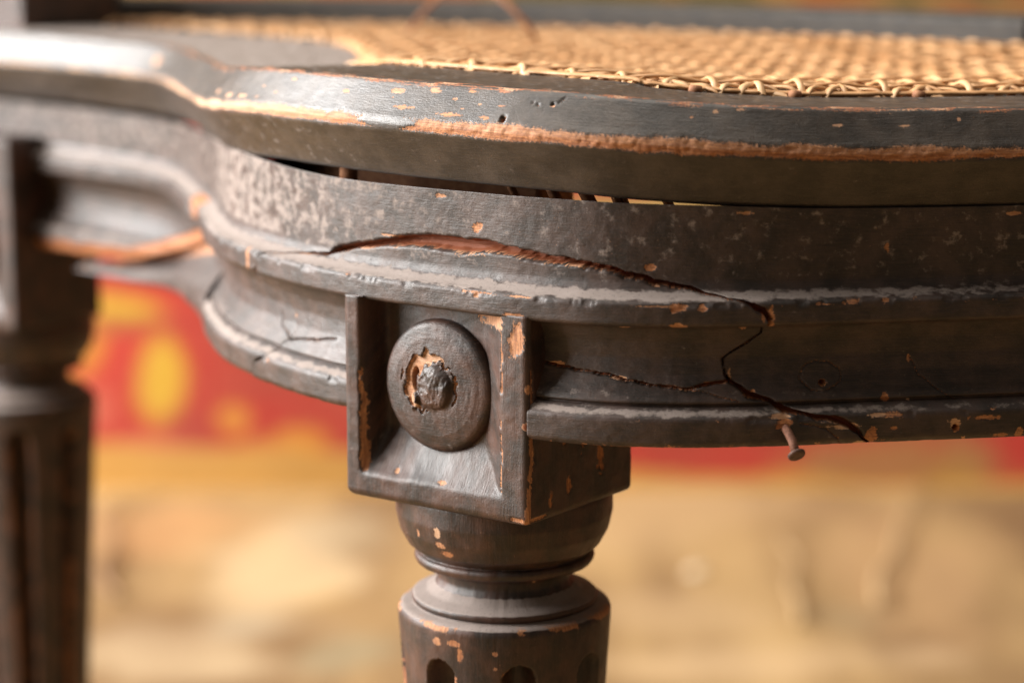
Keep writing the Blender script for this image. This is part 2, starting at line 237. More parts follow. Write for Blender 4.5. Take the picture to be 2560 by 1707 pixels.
# ------------------------------------------------------------------ materials
class NT:
    def __init__(s, name):
        s.m = bpy.data.materials.new(name); s.m.use_nodes = True; s.t = s.m.node_tree; s.b = s.t.nodes['Principled BSDF']
    def n(s, typ, **kw):
        nd = s.t.nodes.new(typ)
        for k, v in kw.items():
            if k.startswith('_'): setattr(nd, k[1:], v)
        return nd
    def put(s, sock, v):
        if hasattr(v, 'links') or hasattr(v, 'is_output'): s.t.links.new(v, sock)
        else: sock.default_value = v
    def math(s, op, a, b=0.0, clamp=False):
        nd = s.t.nodes.new('ShaderNodeMath'); nd.operation = op; nd.use_clamp = clamp
        s.put(nd.inputs[0], a); s.put(nd.inputs[1], b); return nd.outputs[0]
    def mix(s, f, a, b):
        nd = s.t.nodes.new('ShaderNodeMix'); nd.data_type = 'RGBA'
        s.put(nd.inputs[0], f); s.put(nd.inputs[6], a if not isinstance(a, tuple) else (*a, 1)); s.put(nd.inputs[7], b if not isinstance(b, tuple) else (*b, 1)); return nd.outputs[2]
    def noise(s, vec, scale, detail=4, rough=.55, dist=0.0):
        nd = s.t.nodes.new('ShaderNodeTexNoise'); s.put(nd.inputs['Vector'], vec); nd.inputs['Scale'].default_value = scale
        nd.inputs['Detail'].default_value = detail; nd.inputs['Roughness'].default_value = rough; nd.inputs['Distortion'].default_value = dist; return nd.outputs[0]
    def map(s, vec, scale=(1, 1, 1), loc=(0, 0, 0)):
        nd = s.t.nodes.new('ShaderNodeMapping'); s.put(nd.inputs[0], vec); nd.inputs['Scale'].default_value = scale; nd.inputs['Location'].default_value = loc; return nd.outputs[0]
    def ramp(s, v, lo, hi, a=0.0, b=1.0):
        nd = s.t.nodes.new('ShaderNodeMapRange'); nd.interpolation_type = 'SMOOTHSTEP'
        s.put(nd.inputs[0], v); nd.inputs[1].default_value = lo; nd.inputs[2].default_value = hi; nd.inputs[3].default_value = a; nd.inputs[4].default_value = b; return nd.outputs[0]
    def bump(s, h, strength, dist, nrm=None):
        nd = s.t.nodes.new('ShaderNodeBump'); s.put(nd.inputs['Height'], h); nd.inputs['Strength'].default_value = strength; nd.inputs['Distance'].default_value = dist
        if nrm is not None: s.put(nd.inputs['Normal'], nrm)
        return nd.outputs[0]

def wood_material(name, dark=(.019, .0120, .0092), brown=(.058, .0345, .0270), gloss=.52, dust_gain=1.0, flakes=1.0):
    """old black stain over orange wood: raw wood, dust and grain come from the mk / guv attributes"""
    s = NT(name)
    at = s.n('ShaderNodeAttribute', _attribute_name='mk'); gv = s.n('ShaderNodeAttribute', _attribute_name='guv').outputs['Vector']
    sep = s.n('ShaderNodeSeparateColor'); s.put(sep.inputs[0], at.outputs['Color'])
    raw, deep, dust, pale = sep.outputs[0], sep.outputs[1], sep.outputs[2], at.outputs['Alpha']
    fine = s.noise(gv, 1.7, 5, .6)
    grain = s.noise(s.map(gv, (.16, 2.6, 1)), 1.0, 5, .6, .3)
    blot = s.noise(gv, .11, 4, .6)
    ragg = s.noise(s.map(gv, (.8, 1.5, 1), (3, 17, 0)), 1.9, 6, .7)
    scuff = s.noise(s.map(gv, (.6, .8, 1), (7, 3, 0)), .40, 8, .70)
    speck = s.noise(s.map(gv, (1, 1.5, 1), (31, 9, 0)), .42, 5, .62)
    # stain
    base = s.mix(s.ramp(blot, .36, .66), dark, brown)
    base = s.mix(s.ramp(grain, .45, .75, 0, .35), base, tuple(c * 1.7 for c in brown))
    # dust film and grey scuffs
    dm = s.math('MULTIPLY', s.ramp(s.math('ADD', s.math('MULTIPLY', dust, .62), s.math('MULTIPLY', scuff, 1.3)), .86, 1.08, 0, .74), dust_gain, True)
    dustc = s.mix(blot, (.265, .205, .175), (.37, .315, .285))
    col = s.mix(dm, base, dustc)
    # fine pale specks and dark pits in the old finish
    pk = s.noise(s.map(gv, (.7, 1.2, 1), (57, 23, 0)), 1.15, 6, .72)
    col = s.mix(s.ramp(pk, .60, .72, 0, .30), col, (.30, .245, .185))
    pt = s.noise(s.map(gv, (.6, 1.4, 1), (91, 4, 0)), 1.5, 5, .7)
    col = s.mix(s.ramp(pt, .42, .33, 0, .75), col, tuple(c * .45 for c in dark))
    # raw wood
    rw = s.ramp(s.math('ADD', raw, s.math('MULTIPLY', s.math('SUBTRACT', ragg, .5), 2.9)), .47, .56)
    fl = s.math('MULTIPLY', s.ramp(speck, .80, .82), flakes, True)
    rw = s.math('MAXIMUM', rw, fl)
    rc = s.mix(s.ramp(grain, .3, .7), (.24, .072, .020), (.60, .245, .085))
    rc = s.mix(s.ramp(fine, .42, .68, .0, .7), rc, (.15, .055, .025))
    rc = s.mix(s.math('MULTIPLY', pale, .9), rc, s.mix(s.ramp(grain, .35, .7), (.44, .255, .15), (.66, .445, .29)))
    rc = s.mix(deep, rc, (.24, .062, .018))
    col = s.mix(rw, col, rc)
    s.put(s.b.inputs['Base Color'], col)
    ro = s.math('ADD', gloss, s.math('MULTIPLY', s.math('SUBTRACT', scuff, .5), .45))
    ro = s.math('ADD', ro, s.math('MULTIPLY', dm, .38)); ro = s.math('MAXIMUM', ro, s.math('MULTIPLY', rw, .72))
    s.put(s.b.inputs['Roughness'], s.math('MINIMUM', ro, .95)); s.b.inputs['Specular IOR Level'].default_value = .55
    h = s.math('ADD', s.math('MULTIPLY', grain, .6), s.math('ADD', s.math('MULTIPLY', fine, .5), s.math('MULTIPLY', pt, .6)))
    h = s.math('SUBTRACT', h, s.math('MULTIPLY', rw, s.ramp(deep, 0, .6, .22, 0)))
    s.put(s.b.inputs['Normal'], s.bump(h, .55, .00024))
    return s.m
M_RAIL = wood_material('ebonised_rail_wood', flakes=.5)
M_CAP = wood_material('ebonised_frame_wood', dark=(.0245, .0182, .0142), brown=(.056, .042, .0325), gloss=.39, dust_gain=.9, flakes=.6)
M_LEG = wood_material('ebonised_leg_wood', dark=(.016, .0095, .0070), brown=(.064, .028, .018), gloss=.48, dust_gain=.95)

def cane_material():
    s = NT('rattan_cane')
    oi = s.n('ShaderNodeObjectInfo'); tc = s.n('ShaderNodeTexCoord').outputs['Object']
    n1 = s.noise(tc, 90, 4); n2 = s.noise(tc, 700, 3)
    c = s.mix(oi.outputs['Random'], (.55, .285, .120), (.67, .405, .205))
    c = s.mix(s.ramp(n1, .5, .72, 0, .55), c, (.34, .15, .05)); c = s.mix(s.ramp(n2, .55, .8, 0, .3), c, (.33, .17, .06))
    s.put(s.b.inputs['Base Color'], c); s.b.inputs['Roughness'].default_value = .42
    s.put(s.b.inputs['Normal'], s.bump(n2, .25, .0002))
    return s.m
M_CANE = cane_material()
def simple(name, a, b, scale, rough, bump=.3, dist=.0004, metal=0.0):
    s = NT(name); tc = s.n('ShaderNodeTexCoord').outputs['Object']; n = s.noise(tc, scale, 6, .62)
    s.put(s.b.inputs['Base Color'], s.mix(s.ramp(n, .32, .68), a, b)); s.b.inputs['Roughness'].default_value = rough; s.b.inputs['Metallic'].default_value = metal
    s.put(s.b.inputs['Normal'], s.bump(n, bump, dist)); return s.m
M_RUST = simple('rusty_iron', (.12, .045, .022), (.27, .12, .075), 900, .75)
M_NAILHEAD = simple('rusty_iron_head', (.06, .03, .022), (.14, .075, .055), 700, .65)
M_PEG = simple('peg_wood', (.20, .075, .03), (.34, .15, .065), 500, .8)
M_BACK_SHADED = wood_material('shaded_back_wood', dark=(.014, .0115, .009), brown=(.034, .027, .020), gloss=.62, dust_gain=.9, flakes=.5)  # darker copy of the stained wood, paints shade onto the back rail
M_STONE = simple('pale_stone', (.42, .32, .21), (.52, .42, .29), 60, .9)
def painted(name, rough=.85, scale=9.0, k=1.0):
    s = NT(name); at = s.n('ShaderNodeAttribute', _attribute_name='paint').outputs['Color']
    tc = s.n('ShaderNodeTexCoord').outputs['Object']; n = s.noise(tc, scale, 6, .65); n2 = s.noise(tc, scale * 9, 4)
    c = s.mix(s.ramp(n, .3, .7, 0, .35 * k), at, (.30, .19, .09)); c = s.mix(s.ramp(n2, .45, .8, 0, .3 * k), c, (.62, .50, .34))
    s.put(s.b.inputs['Base Color'], c); s.b.inputs['Roughness'].default_value = rough
    s.put(s.b.inputs['Normal'], s.bump(n2, .4, .003)); return s.m

# ------------------------------------------------------------------ floor and backdrop
def patch_mix(col, X, Y, lst, seed, wob=.35):
    n = fbm(X * 14, Y * 14, seed, 4) - .5
    for x, y, rx, ry, c, k in lst:
        d = np.hypot((X - x) / rx, (Y - y) / ry) + n * wob * 2
        m = (k * (1 - smooth(.55, 1.2, d)))[..., None]
        col = col * (1 - m) + np.array(c) * m
    return col
fx = np.linspace(-3.2, 3.2, 401); fy = np.linspace(-1.2, 3.4, 301)
FX, FY = np.meshgrid(fx, fy, indexing='ij')
fc = np.zeros(FX.shape + (3,)); nz = (.45 * fbm(FX * 4, FY * 4, 3, 5) + .55 * fbm(FX * 17, FY * 4, 13, 5))[..., None]
nz = smooth(.34, .66, nz)
fc[:] = np.array((.15, .076, .020)) * (1 - nz) + np.array((.38, .240, .092)) * nz
fc = patch_mix(fc, FX, FY, FLOOR_PATCHES, 8, .9) * .92
FZ = (fbm(FX * 7, FY * 7, 21, 4) - .5) * .006
fl = new_mesh('floor', np.stack([FX, FY, FZ], -1).reshape(-1, 3), grid_faces(len(fx), len(fy)), painted('earthen_floor', .9, 14, .35), attrs={'paint': ('FLOAT_COLOR', np.concatenate([fc, np.ones(fc.shape[:2] + (1,))], -1))})
fl['kind'] = 'structure'
PY = 1.90                                                  # the painted panel stands two metres off
px_ = np.linspace(-1.6, 1.6, 601); pz_ = np.r_[np.linspace(0, .3, 101), np.linspace(.306, .95, 60)]
PX, PZ = np.meshgrid(px_, pz_, indexing='ij')
pc = np.zeros(PX.shape + (3,)); pc[:] = PANEL_FIELD
nz = fbm(PX * 9, PZ * 9, 31, 4)[..., None]
pc = pc * (.6 + .5 * nz)
up_m = smooth(.30, .37, PZ + (fbm(PX * 12, PZ * 12, 5, 3) - .5) * .1)[..., None]
mott = fbm(PX * 22, PZ * 22, 77, 3)[..., None]
pc = pc * (1 - up_m) + up_m * np.where(mott > .55, np.array((.16, .12, .03)), np.where(mott < .42, np.array((.42, .13, .03)), np.array((.36, .19, .05))))
pc = patch_mix(pc, PX, PZ, PANEL_PATCHES, 12, .6) * .56
bh = np.interp(PX, [-.4, -.1, .08, .3], [.0385, .036, .015, .008])
edge = smooth(.0015, -.0015, PZ - bh + (fbm(PX * 20, PZ * 3, 91, 3) - .5) * .008)[..., None]          # plain ochre border along the foot
pc = pc * (1 - edge) + np.array((.44, .225, .045)) * edge * (.8 + .4 * nz)
VP = np.stack([PX, np.full(PX.shape, PY) + .004 * np.sin(PX * 9), PZ], -1).reshape(-1, 3)
nf = grid_faces(len(px_), len(pz_)); nv = len(VP)
VB = VP + np.array((0, .03, 0)); fb = nf[:, ::-1] + nv
na, nb = len(px_), len(pz_); idx = np.arange(na * nb).reshape(na, nb)
ring = np.r_[idx[:, 0], idx[-1, 1:], idx[-2::-1, -1], idx[0, -2:0:-1]]
side = np.stack([ring, np.roll(ring, -1), np.roll(ring, -1) + nv, ring + nv], -1)
pcol = np.concatenate([pc, np.ones(pc.shape[:2] + (1,))], -1).reshape(-1, 4)
panel = new_mesh('floral_panel', np.vstack([VP, VB]), np.vstack([nf, fb, side]), painted('painted_flowers', .8, 20, .25), attrs={'paint': ('FLOAT_COLOR', np.vstack([pcol, pcol]))})
tag(panel, 'out-of-focus red panel with yellow and orange flowers standing behind the chair', 'panel')

# ------------------------------------------------------------------ the chair
chair = bpy.data.objects.new('cane_chair', None); COL.objects.link(chair); chair.location = (.06, .78, 0)
tag(chair, 'old dark wooden chair with woven cane seat, cracked rail and rosette leg', 'chair')

# ---- seat rail with its mouldings, cracks and chips
U_BREAK = 176.0                                            # left of here the lower moulding has split away
def build_rail():
    u = np.r_[np.arange(-386, -178, 2.0), np.arange(-178, 150, .33), np.arange(150, 425, .8)]
    wi = np.arange(len(RAIL_W)); r, z = rail_grid(u, wi); r = r.copy(); z = z.copy()
    MU, MW = np.meshgrid(u, RAIL_W, indexing='ij')
    raw = np.zeros(r.shape); deep = np.zeros(r.shape); pale = np.full(r.shape, .2); d = np.zeros(r.shape)
    # gentle unevenness, tool marks, nibbled arrises
    d += (fbm(MU * .05, MW * .12, 1, 3) - .5) * .4 + (fbm(MU * .45, MW * .6, 2, 3) - .5) * .16
    zb = RAIL_P[:, 1]
    ar = np.exp(-((zb + 94) / .7) ** 2) + np.exp(-((zb + 121.8) / .8) ** 2) + .8 * np.exp(-((zb + 128.6) / .9) ** 2)
    nib = smooth(.56, .72, fbm(MU * .22, MW * .1 + 3, 4, 4))
    d -= ar[None] * nib * .55
    raw = np.maximum(raw, ar[None] * smooth(.66, .74, fbm(MU * .25 + 9, MW * .2, 6, 4)) * .8 * smooth(130, 40, MU))
    # separated chunk stands slightly proud
    ch = inside(MU, MW, RAIL_CHUNK)
    d += np.where(ch, .95, 0) * smooth(-112, -60, MU) * smooth(100, 84, MU)
    # lower left of the crack the pale end of the loose bead
    jit = (fbm(MU * .22, MW * .3, 14, 3) - .5) * 1.2 + (fbm(MU * .4, MW * .2, 15, 2) - .5) * .5
    for nm, c in RAIL_CRACKS.items():
        dist, hw = seg_dist(MU + jit * (.9 if hwmax(c) > .25 else .25), MW + jit * .8, c)
        k = 1 - smooth(.45, 1.15, dist / np.maximum(hw, .16))
        dep = {'main': 4.5, 'cove': 4.0, 'branch': 2.2, 'left_cove': 4.0, 'left_end': 3.5, 'left_side': 1.5, 'left_up': 1.2}.get(nm, .5)
        d -= k * dep
        if nm in ('main', 'cove', 'branch', 'left_cove', 'left_end'):
            kk = smooth(.25, .6, k) * (.3 if nm.startswith('left') else 1); raw = np.maximum(raw, kk); deep = np.maximum(deep, kk)
            rim = (1 - smooth(.9, 1.9, dist / np.maximum(hw, .25))) * smooth(.55, .7, fbm(MU * .3, MW * .3 + 50, 17, 3)) * (MW > np.interp(MU, [q[0] for q in c][::-1], [q[1] for q in c][::-1]))
            if nm != 'left_cove': raw = np.maximum(raw, rim * .6); pale = np.where(rim > .3, .5, pale)
        else:
            raw = np.maximum(raw, k * .62); deep = np.maximum(deep, k * .7)
    blobs(MU, MW, RAIL_BLOBS, raw, pale, 41)
    chipd = smooth(.5, .7, raw) * (deep < .2); d -= chipd * .18
    for (hu, hw_, hr) in RAIL_HOLES:
        q = np.hypot(MU - hu, MW - hw_) / hr; d -= (1 - smooth(.7, 1.1, q)) * 3.0
        raw = np.maximum(raw, (1 - smooth(1.1, 1.35, q)) * .8); deep = np.maximum(deep, 1 - smooth(.8, 1.0, q))
    # left of the break: lower moulding gone, torn edge above the gap
    zl = np.interp(MU, [182, 192, 225, 257, 291, 330, 372], [-99, -101, -107.5, -114, -122, -124.5, -125.5])
    zl = zl + (fbm(MU * .12, MW * 0 + 3, 61, 3) - .5) * 2.2
    gone = (MU > U_BREAK + 6) & (z < zl)
    band = gone & (z > zl - 4.2)
    raw = np.where(band, 1.0, raw); deep = np.where(band, .15, deep); pale = np.where(band, 0.0, pale)
    d = np.where(band, d - .8 - (zl - z) * .25, d)
    z = np.where(gone & ~band, zl - 4.2, z); d = np.where(gone & ~band, np.minimum(d, -r - 22), d)
    be = (MU > 178) & (MU < 192 + (z + 100) * .9) & (z > -101) & (z < -91.8)   # torn end of the left bead
    raw = np.where(be, .8, raw); d = np.where(be, d - 1.6, d); pale = np.where(be, 0, pale)
    # housed into the leg block behind the recess
    V0 = to_xyz(u, r, z); av = ((V0[..., 0] - BF[0]) * BR[0] + (V0[..., 1] - BF[1]) * BR[1]) * 1000
    hs = (np.abs(av) < 28.2) & (RAIL_P[:, 1][None] < -99.4) & (np.abs(MU) < 60)
    d = np.where(hs, -14.0 - r, d); 
    r = r + d
    # dust on the fillets, raised to paint in their sheen, and over the left fascia
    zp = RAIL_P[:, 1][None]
    fil_dust_sheen = np.exp(-((zp + 92.4) / 1.1) ** 2) * .85 + np.exp(-((zp + 120.4) / .9) ** 2) * .62 + np.exp(-((zp + 116.8) / 2.0) ** 2) * .14
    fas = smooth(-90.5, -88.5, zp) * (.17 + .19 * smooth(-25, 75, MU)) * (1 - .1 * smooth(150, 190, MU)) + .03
    dust = np.clip(fas + fil_dust_sheen * (.55 + .45 * smooth(-160, -40, MU)) + .05 + .10 * smooth(50, 100, MU) - .12 * smooth(150, 185, MU), 0, 1)
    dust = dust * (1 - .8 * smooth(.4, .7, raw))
    V = up(to_xyz(u, r, z))
    # back and underside close the section
    rb_, zb_ = np.full((len(u), 2), -24.0), np.stack([np.full(len(u), -128.5), RTOP(u) - 6.0], -1)
    zb_[:, 0] = np.maximum(zb_[:, 0], z.min(1))
    VB = up(to_xyz(u, rb_, zb_))
    V = np.concatenate([V, VB], 1)
    pad = lambda a: np.concatenate([a, np.zeros((len(u), 2))], 1)
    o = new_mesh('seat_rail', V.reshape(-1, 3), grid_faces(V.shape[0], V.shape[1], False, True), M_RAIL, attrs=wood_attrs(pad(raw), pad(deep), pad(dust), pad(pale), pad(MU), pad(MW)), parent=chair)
    return o
def hwmax(c): return max(q[2] for q in c)
rail = build_rail()
tag(rail, 'dark moulded rail split by long orange-edged cracks')

# ---- sprung splinter of the lower moulding, left of the break
u = np.arange(158, 329, 1.0)
zt = np.interp(u, [158, 180, 225, 257, 291, 328], [-103, -105, -112.6, -118.6, -126, -132.5]); zb = np.interp(u, [158, 180, 225, 257, 291, 328], [-128.3, -128.6, -130.2, -132.6, -134.8, -134.2])
q = np.linspace(0, 1, 15)
prof = np.interp(q, [0, .12, .3, .5, .62, .95, 1], [-9.5, -8.6, -6.6, -2.6, -.6, 0, -1.6])
rr = prof[None] * np.ones((len(u), 1)) + (fbm(u * .2, u * 0, 3, 3) - .5)[:, None] * .5
zz = zt[:, None] + (zb - zt)[:, None] * q[None]
tap = smooth(329, 275, u)[:, None]
rr = np.concatenate([rr, np.full((len(u), 1), 0) - 8 * tap - 2.5, np.full((len(u), 1), 0) - 11 * tap - 2.5], 1); zz = np.concatenate([zz, zb[:, None], zt[:, None]], 1)
V = up(to_xyz(u, rr, zz)); nv_ = V.shape[1]
MU, MW = np.meshgrid(u, np.arange(nv_) * .9, indexing='ij')
o = new_mesh('broken_moulding', V.reshape(-1, 3), np.vstack([grid_faces(len(u), nv_, False, True)]), M_RAIL, attrs=wood_attrs(np.where((np.arange(nv_)[None] >= nv_ - 1) | (np.arange(nv_)[None] < 3), .9, 0.0) * smooth(.3, .5, fbm(MU * .1, MW * .1, 9, 3)) + 0 * MU, 0 * MU, .26 + 0 * MU, .2 + 0 * MU, MU, MW), parent=chair)
tag(o, 'splintered strip of moulding tapering to a spike')

# ---- seat frame (cap) with its worn lip
def build_cap():
    u = np.r_[np.arange(-178, 175, .45), np.arange(175, 460, 1.2), np.arange(460, PERIM - 178, 3.5)]
    wi = np.arange(len(CAP_W) - 1); r, z = cap_grid(u, wi); r = r.copy(); z = z.copy()
    MU, MW = np.meshgrid(u, CAP_W[:-1], indexing='ij')
    zp, rp = CAP_P[:-1, 1][None], CAP_P[:-1, 0][None]
    d = (fbm(MU * .03, MW * .06, 101, 3) - .5) * .5 + (fbm(MU * .3, MW * .5, 102, 3) - .5) * .07
    d = d * smooth(-43, -38, rp) * (rp > -39)
    raw = np.zeros(r.shape); deep = np.zeros(r.shape); pale = np.full(r.shape, .35)
    # worn lip: ragged band of bare wood, pitted to the right
    rag = (fbm(MU * .09, MW * .1, 117, 3) - .5) * 2.6 + (fbm(MU * .35, MW * .25, 111, 4) - .5) * 1.6 + (fbm(MU * 1.6, MW * .9, 115, 3) - .5) * .9
    amount = np.interp(MU, [-170, -120, -60, -10, 40, 90, 130, 160, 200, 260, 300, 330], [.7, .85, 1.05, .9, .85, .85, .75, .62, .55, .5, .4, .35])
    wl = np.interp(-59.4, CAP_P[45:, 1][::-1], CAP_W[45:][::-1]) if False else CAP_W[np.argmax(CAP_P[:, 0])]
    dl = np.where(MW < wl, (wl - MW) / 3.1, (MW - wl) / 1.9)
    lip = (1 - smooth(.35, 1.2, dl - rag * .26 + (1 - amount) * 1.1)) * (MU < 430)
    keep = np.hypot((MU + 3 - 17) / 9, (MW - wl + .6) / 1.5) + rag * .3    # patch of stain left on the lip
    lip = lip * smooth(.8, 1.1, keep)
    raw = np.maximum(raw, lip)
    pale = np.where(MW < wl - .5, .30 + .6 * smooth(0, 110, MU), .05 + .8 * smooth(30, 140, MU)); deep = np.where(lip > .1, .12 * smooth(20, -100, MU) * (MW > wl - 1.2), deep)
    pit = smooth(.45, .75, fbm(MU * .9, MW * 1.1, 121, 4)) * lip
    d -= pit * .30 * smooth(70, -40, MU) + lip * .12
    d -= lip * .16 * smooth(.45, .7, fbm(MU * .25, MW * 1.6, 131, 3))
    # rubbed inner arris
    wa = CAP_W[np.argmin(np.abs(CAP_P[:, 0] + 6.6) + (CAP_P[:, 1] < -52) * 99)]
    ra = (fbm(MU * .12, MW * .5, 141, 4) - .5) * 2
    arr = (1 - smooth(.4, 1.1, np.abs(MW - wa + .4) / 1.7 - ra * .9)) * (.75 * smooth(330, 240, MU))
    ra2 = (fbm(MU * .16, MW * 2.2, 143, 4) - .5) * 2
    arr = arr * smooth(-.35, .15, ra2)
    raw = np.maximum(raw, arr * .85); pale = np.where((arr > .2) & (lip < .2), np.where(ra2 > .3, .6, .05), pale)
    deep = np.where((arr > .2) & (lip < .2) & (ra2 < .3), .55, deep)
    blobs(MU, MW, CAP_BLOBS, raw, pale, 151)
    for c in CAP_CRACKS:
        dist, hw = seg_dist(MU, MW, c); k = 1 - smooth(.5, 1.2, dist / np.maximum(hw, .16)); d -= k * .5; deep = np.maximum(deep, k); raw = np.maximum(raw, k * .6)
    for (hu, hw_, hr) in CAP_HOLES:
        qd = np.hypot(MU - hu, MW - hw_) / hr; d -= (1 - smooth(.7, 1.1, qd)) * 2.5; raw = np.maximum(raw, 1 - smooth(1.0, 1.25, qd)); deep = np.maximum(deep, 1 - smooth(.85, 1.0, qd))
    under = (MW > wl + 2)
    dust = np.where(under, .10 + .17 * smooth(-60, 110, MU), .07 + (.16 + .45 * smooth(20, 150, MU)) * smooth(-7, -9, rp))
    dust = dust * (1 - .8 * smooth(.4, .7, raw))
    # displacement follows the section's own normal so that flat faces stay flat
    tr = np.gradient(CAP_P[:, 0])[:-1]; tz = np.gradient(CAP_P[:, 1])[:-1]; ln = np.hypot(tr, tz) + 1e-9
    r = r + d * (-tz / ln)[None]; z = z + d * (tr / ln)[None]
    V = up(to_xyz(u, r, z))
    return new_mesh('seat_frame', V.reshape(-1, 3), grid_faces(V.shape[0], V.shape[1], True, True), M_CAP, attrs=wood_attrs(raw, deep, dust, pale, MU, MW), parent=chair)
frame = build_cap()
tag(frame, 'dark seat frame with a worn orange lip')

# ---- legs
def turned(name, ax, prof, nseg, phase, step, marks=(), nflute=8):
    """lathe with flutes; prof rows are (radius mm, height mm); phase: angle of a flute from the camera side, degrees"""
    w, P = resample(prof, step, step * .9)
    P = np.vstack([P, [[0.01, prof[-1][1]]]]); w = np.r_[w, w[-1] + 10]
    th = np.linspace(-math.pi, math.pi, nseg, endpoint=False)
    TH, W = np.meshgrid(th, w, indexing='ij'); R = P[:, 0][None] + 0 * TH; Z = P[:, 1][None] + 0 * TH
    zf = FLUTE_TOP + (prof[0][1] + 146)
    hw = R * .165
    da = (TH - math.radians(phase) + math.pi / nflute) % (2 * math.pi / nflute) - math.pi / nflute
    dx = np.abs(da) * R
    below = zf - Z
    lim = np.where(below > hw, hw, np.sqrt(np.clip(2 * hw * np.clip(below, 0, 1e9) - np.clip(below, 0, 1e9) ** 2, 0, None)))
    t = np.where((below > 0) & (lim > .05), np.clip(1 - (dx / np.maximum(lim, .05)) ** 2, 0, 1), 0)
    fl_ = np.sqrt(t) * (6.0 if step < .5 else 8.0) * (Z > -478)
    un = (fbm(TH * 8, Z * .12, 201, 3) - .5) * .35
    R2 = np.maximum(R - fl_ + un * (R > 5), .01)
    raw = np.zeros(R.shape); pale = np.full(R.shape, .25); deep = 0 * R
    rim = np.exp(-((Z - (prof[0][1] + 146) + 182.0) / 1.0) ** 2) * (R > 25)
    raw = np.maximum(raw, rim * smooth(.54, .62, fbm(TH * 5 + 4, Z * .3, 211, 4)) * .95)
    edge = ((dx > lim * .86) & (dx < lim * 1.12) & (below > .5)) * smooth(.52 if step < .5 else .38, .66 if step < .5 else .55, fbm(TH * 9, Z * .2, 221, 4))
    raw = np.maximum(raw, edge * (.75 if step < .5 else .9)); deep = np.where(edge > .3, .35, deep)
    mu, mw = np.degrees(TH + math.pi / 2), Z
    blobs(mu * 28 * math.pi / 180, mw, [(a * 28 * math.pi / 180, z_, ra_, rz_, pl_) for a, z_, ra_, rz_, pl_ in marks], raw, pale, 231, .3)
    zz_ = Z - (prof[0][1] + 146)
    gr = np.gradient(P[:, 0]); gz = np.gradient(P[:, 1]); ledge = smooth(.45, .9, gr / (np.hypot(gr, gz) + 1e-9)) * (P[:, 0] > 16) * (P[:, 1] > -440) * (P[:, 1] < -170)
    dust = (.03 if step < .5 else -.05) + 1.0 * ledge[None] + .05 * np.exp(-((zz_ + 160) / 6) ** 2)
    dust = dust + .05 * np.cos(TH - math.pi)                  # a little paler towards the left
    V = np.stack([ax[0] + R2 * np.cos(TH) / 1000, ax[1] + R2 * np.sin(TH) / 1000, Z / 1000 + DATUM], -1)
    return new_mesh(name, V.reshape(-1, 3), grid_faces(V.shape[0], V.shape[1], True, False)[:, ::-1], M_LEG, attrs=wood_attrs(raw, deep, np.clip(dust, 0, 1), pale, W, TH * 27), parent=chair)
FLUTE_TOP = -190.6
PROF = [(20,-146),(27.2,-147.5),(28.3,-151),(28.4,-156),(27.4,-160.5),(25.2,-164.6),(22.7,-166.4),(22.2,-166.9),(23.3,-167.3),(23.7,-168.4),(23.1,-169.8),(18.4,-170.8),(17.6,-172.0),(17.4,-174),(18.2,-175.7),(20.6,-177.4),
        (24.2,-178.5),(24.5,-179.0),(24.4,-180.0),(23.7,-180.6),(26.6,-181.1),(27.6,-181.6),(28.0,-182.8),(27.9,-186),(26.7,-206),(22.5,-280),(16.5,-400),(13.2,-452),(13.6,-455),(13.6,-462),(11,-470),(11.6,-474),(11.4,-480)]
front_marks = [(-37,-157.0,.9,1.6,.95),(-36,-160.4,1.6,.9,.35),(-33,-162.8,2.4,1.0,.1),(-52,-158.5,.5,1.2,.4),(-5,-187.2,.75,.75,.25),(-5,-191.2,.5,.5,.2),(-27,-185.4,2.2,1.0,.1),(-24,-188,.8,2.2,.05),(25,-171.6,1.0,.4,.6),(-38,-185.6,1.2,1.0,.3)]
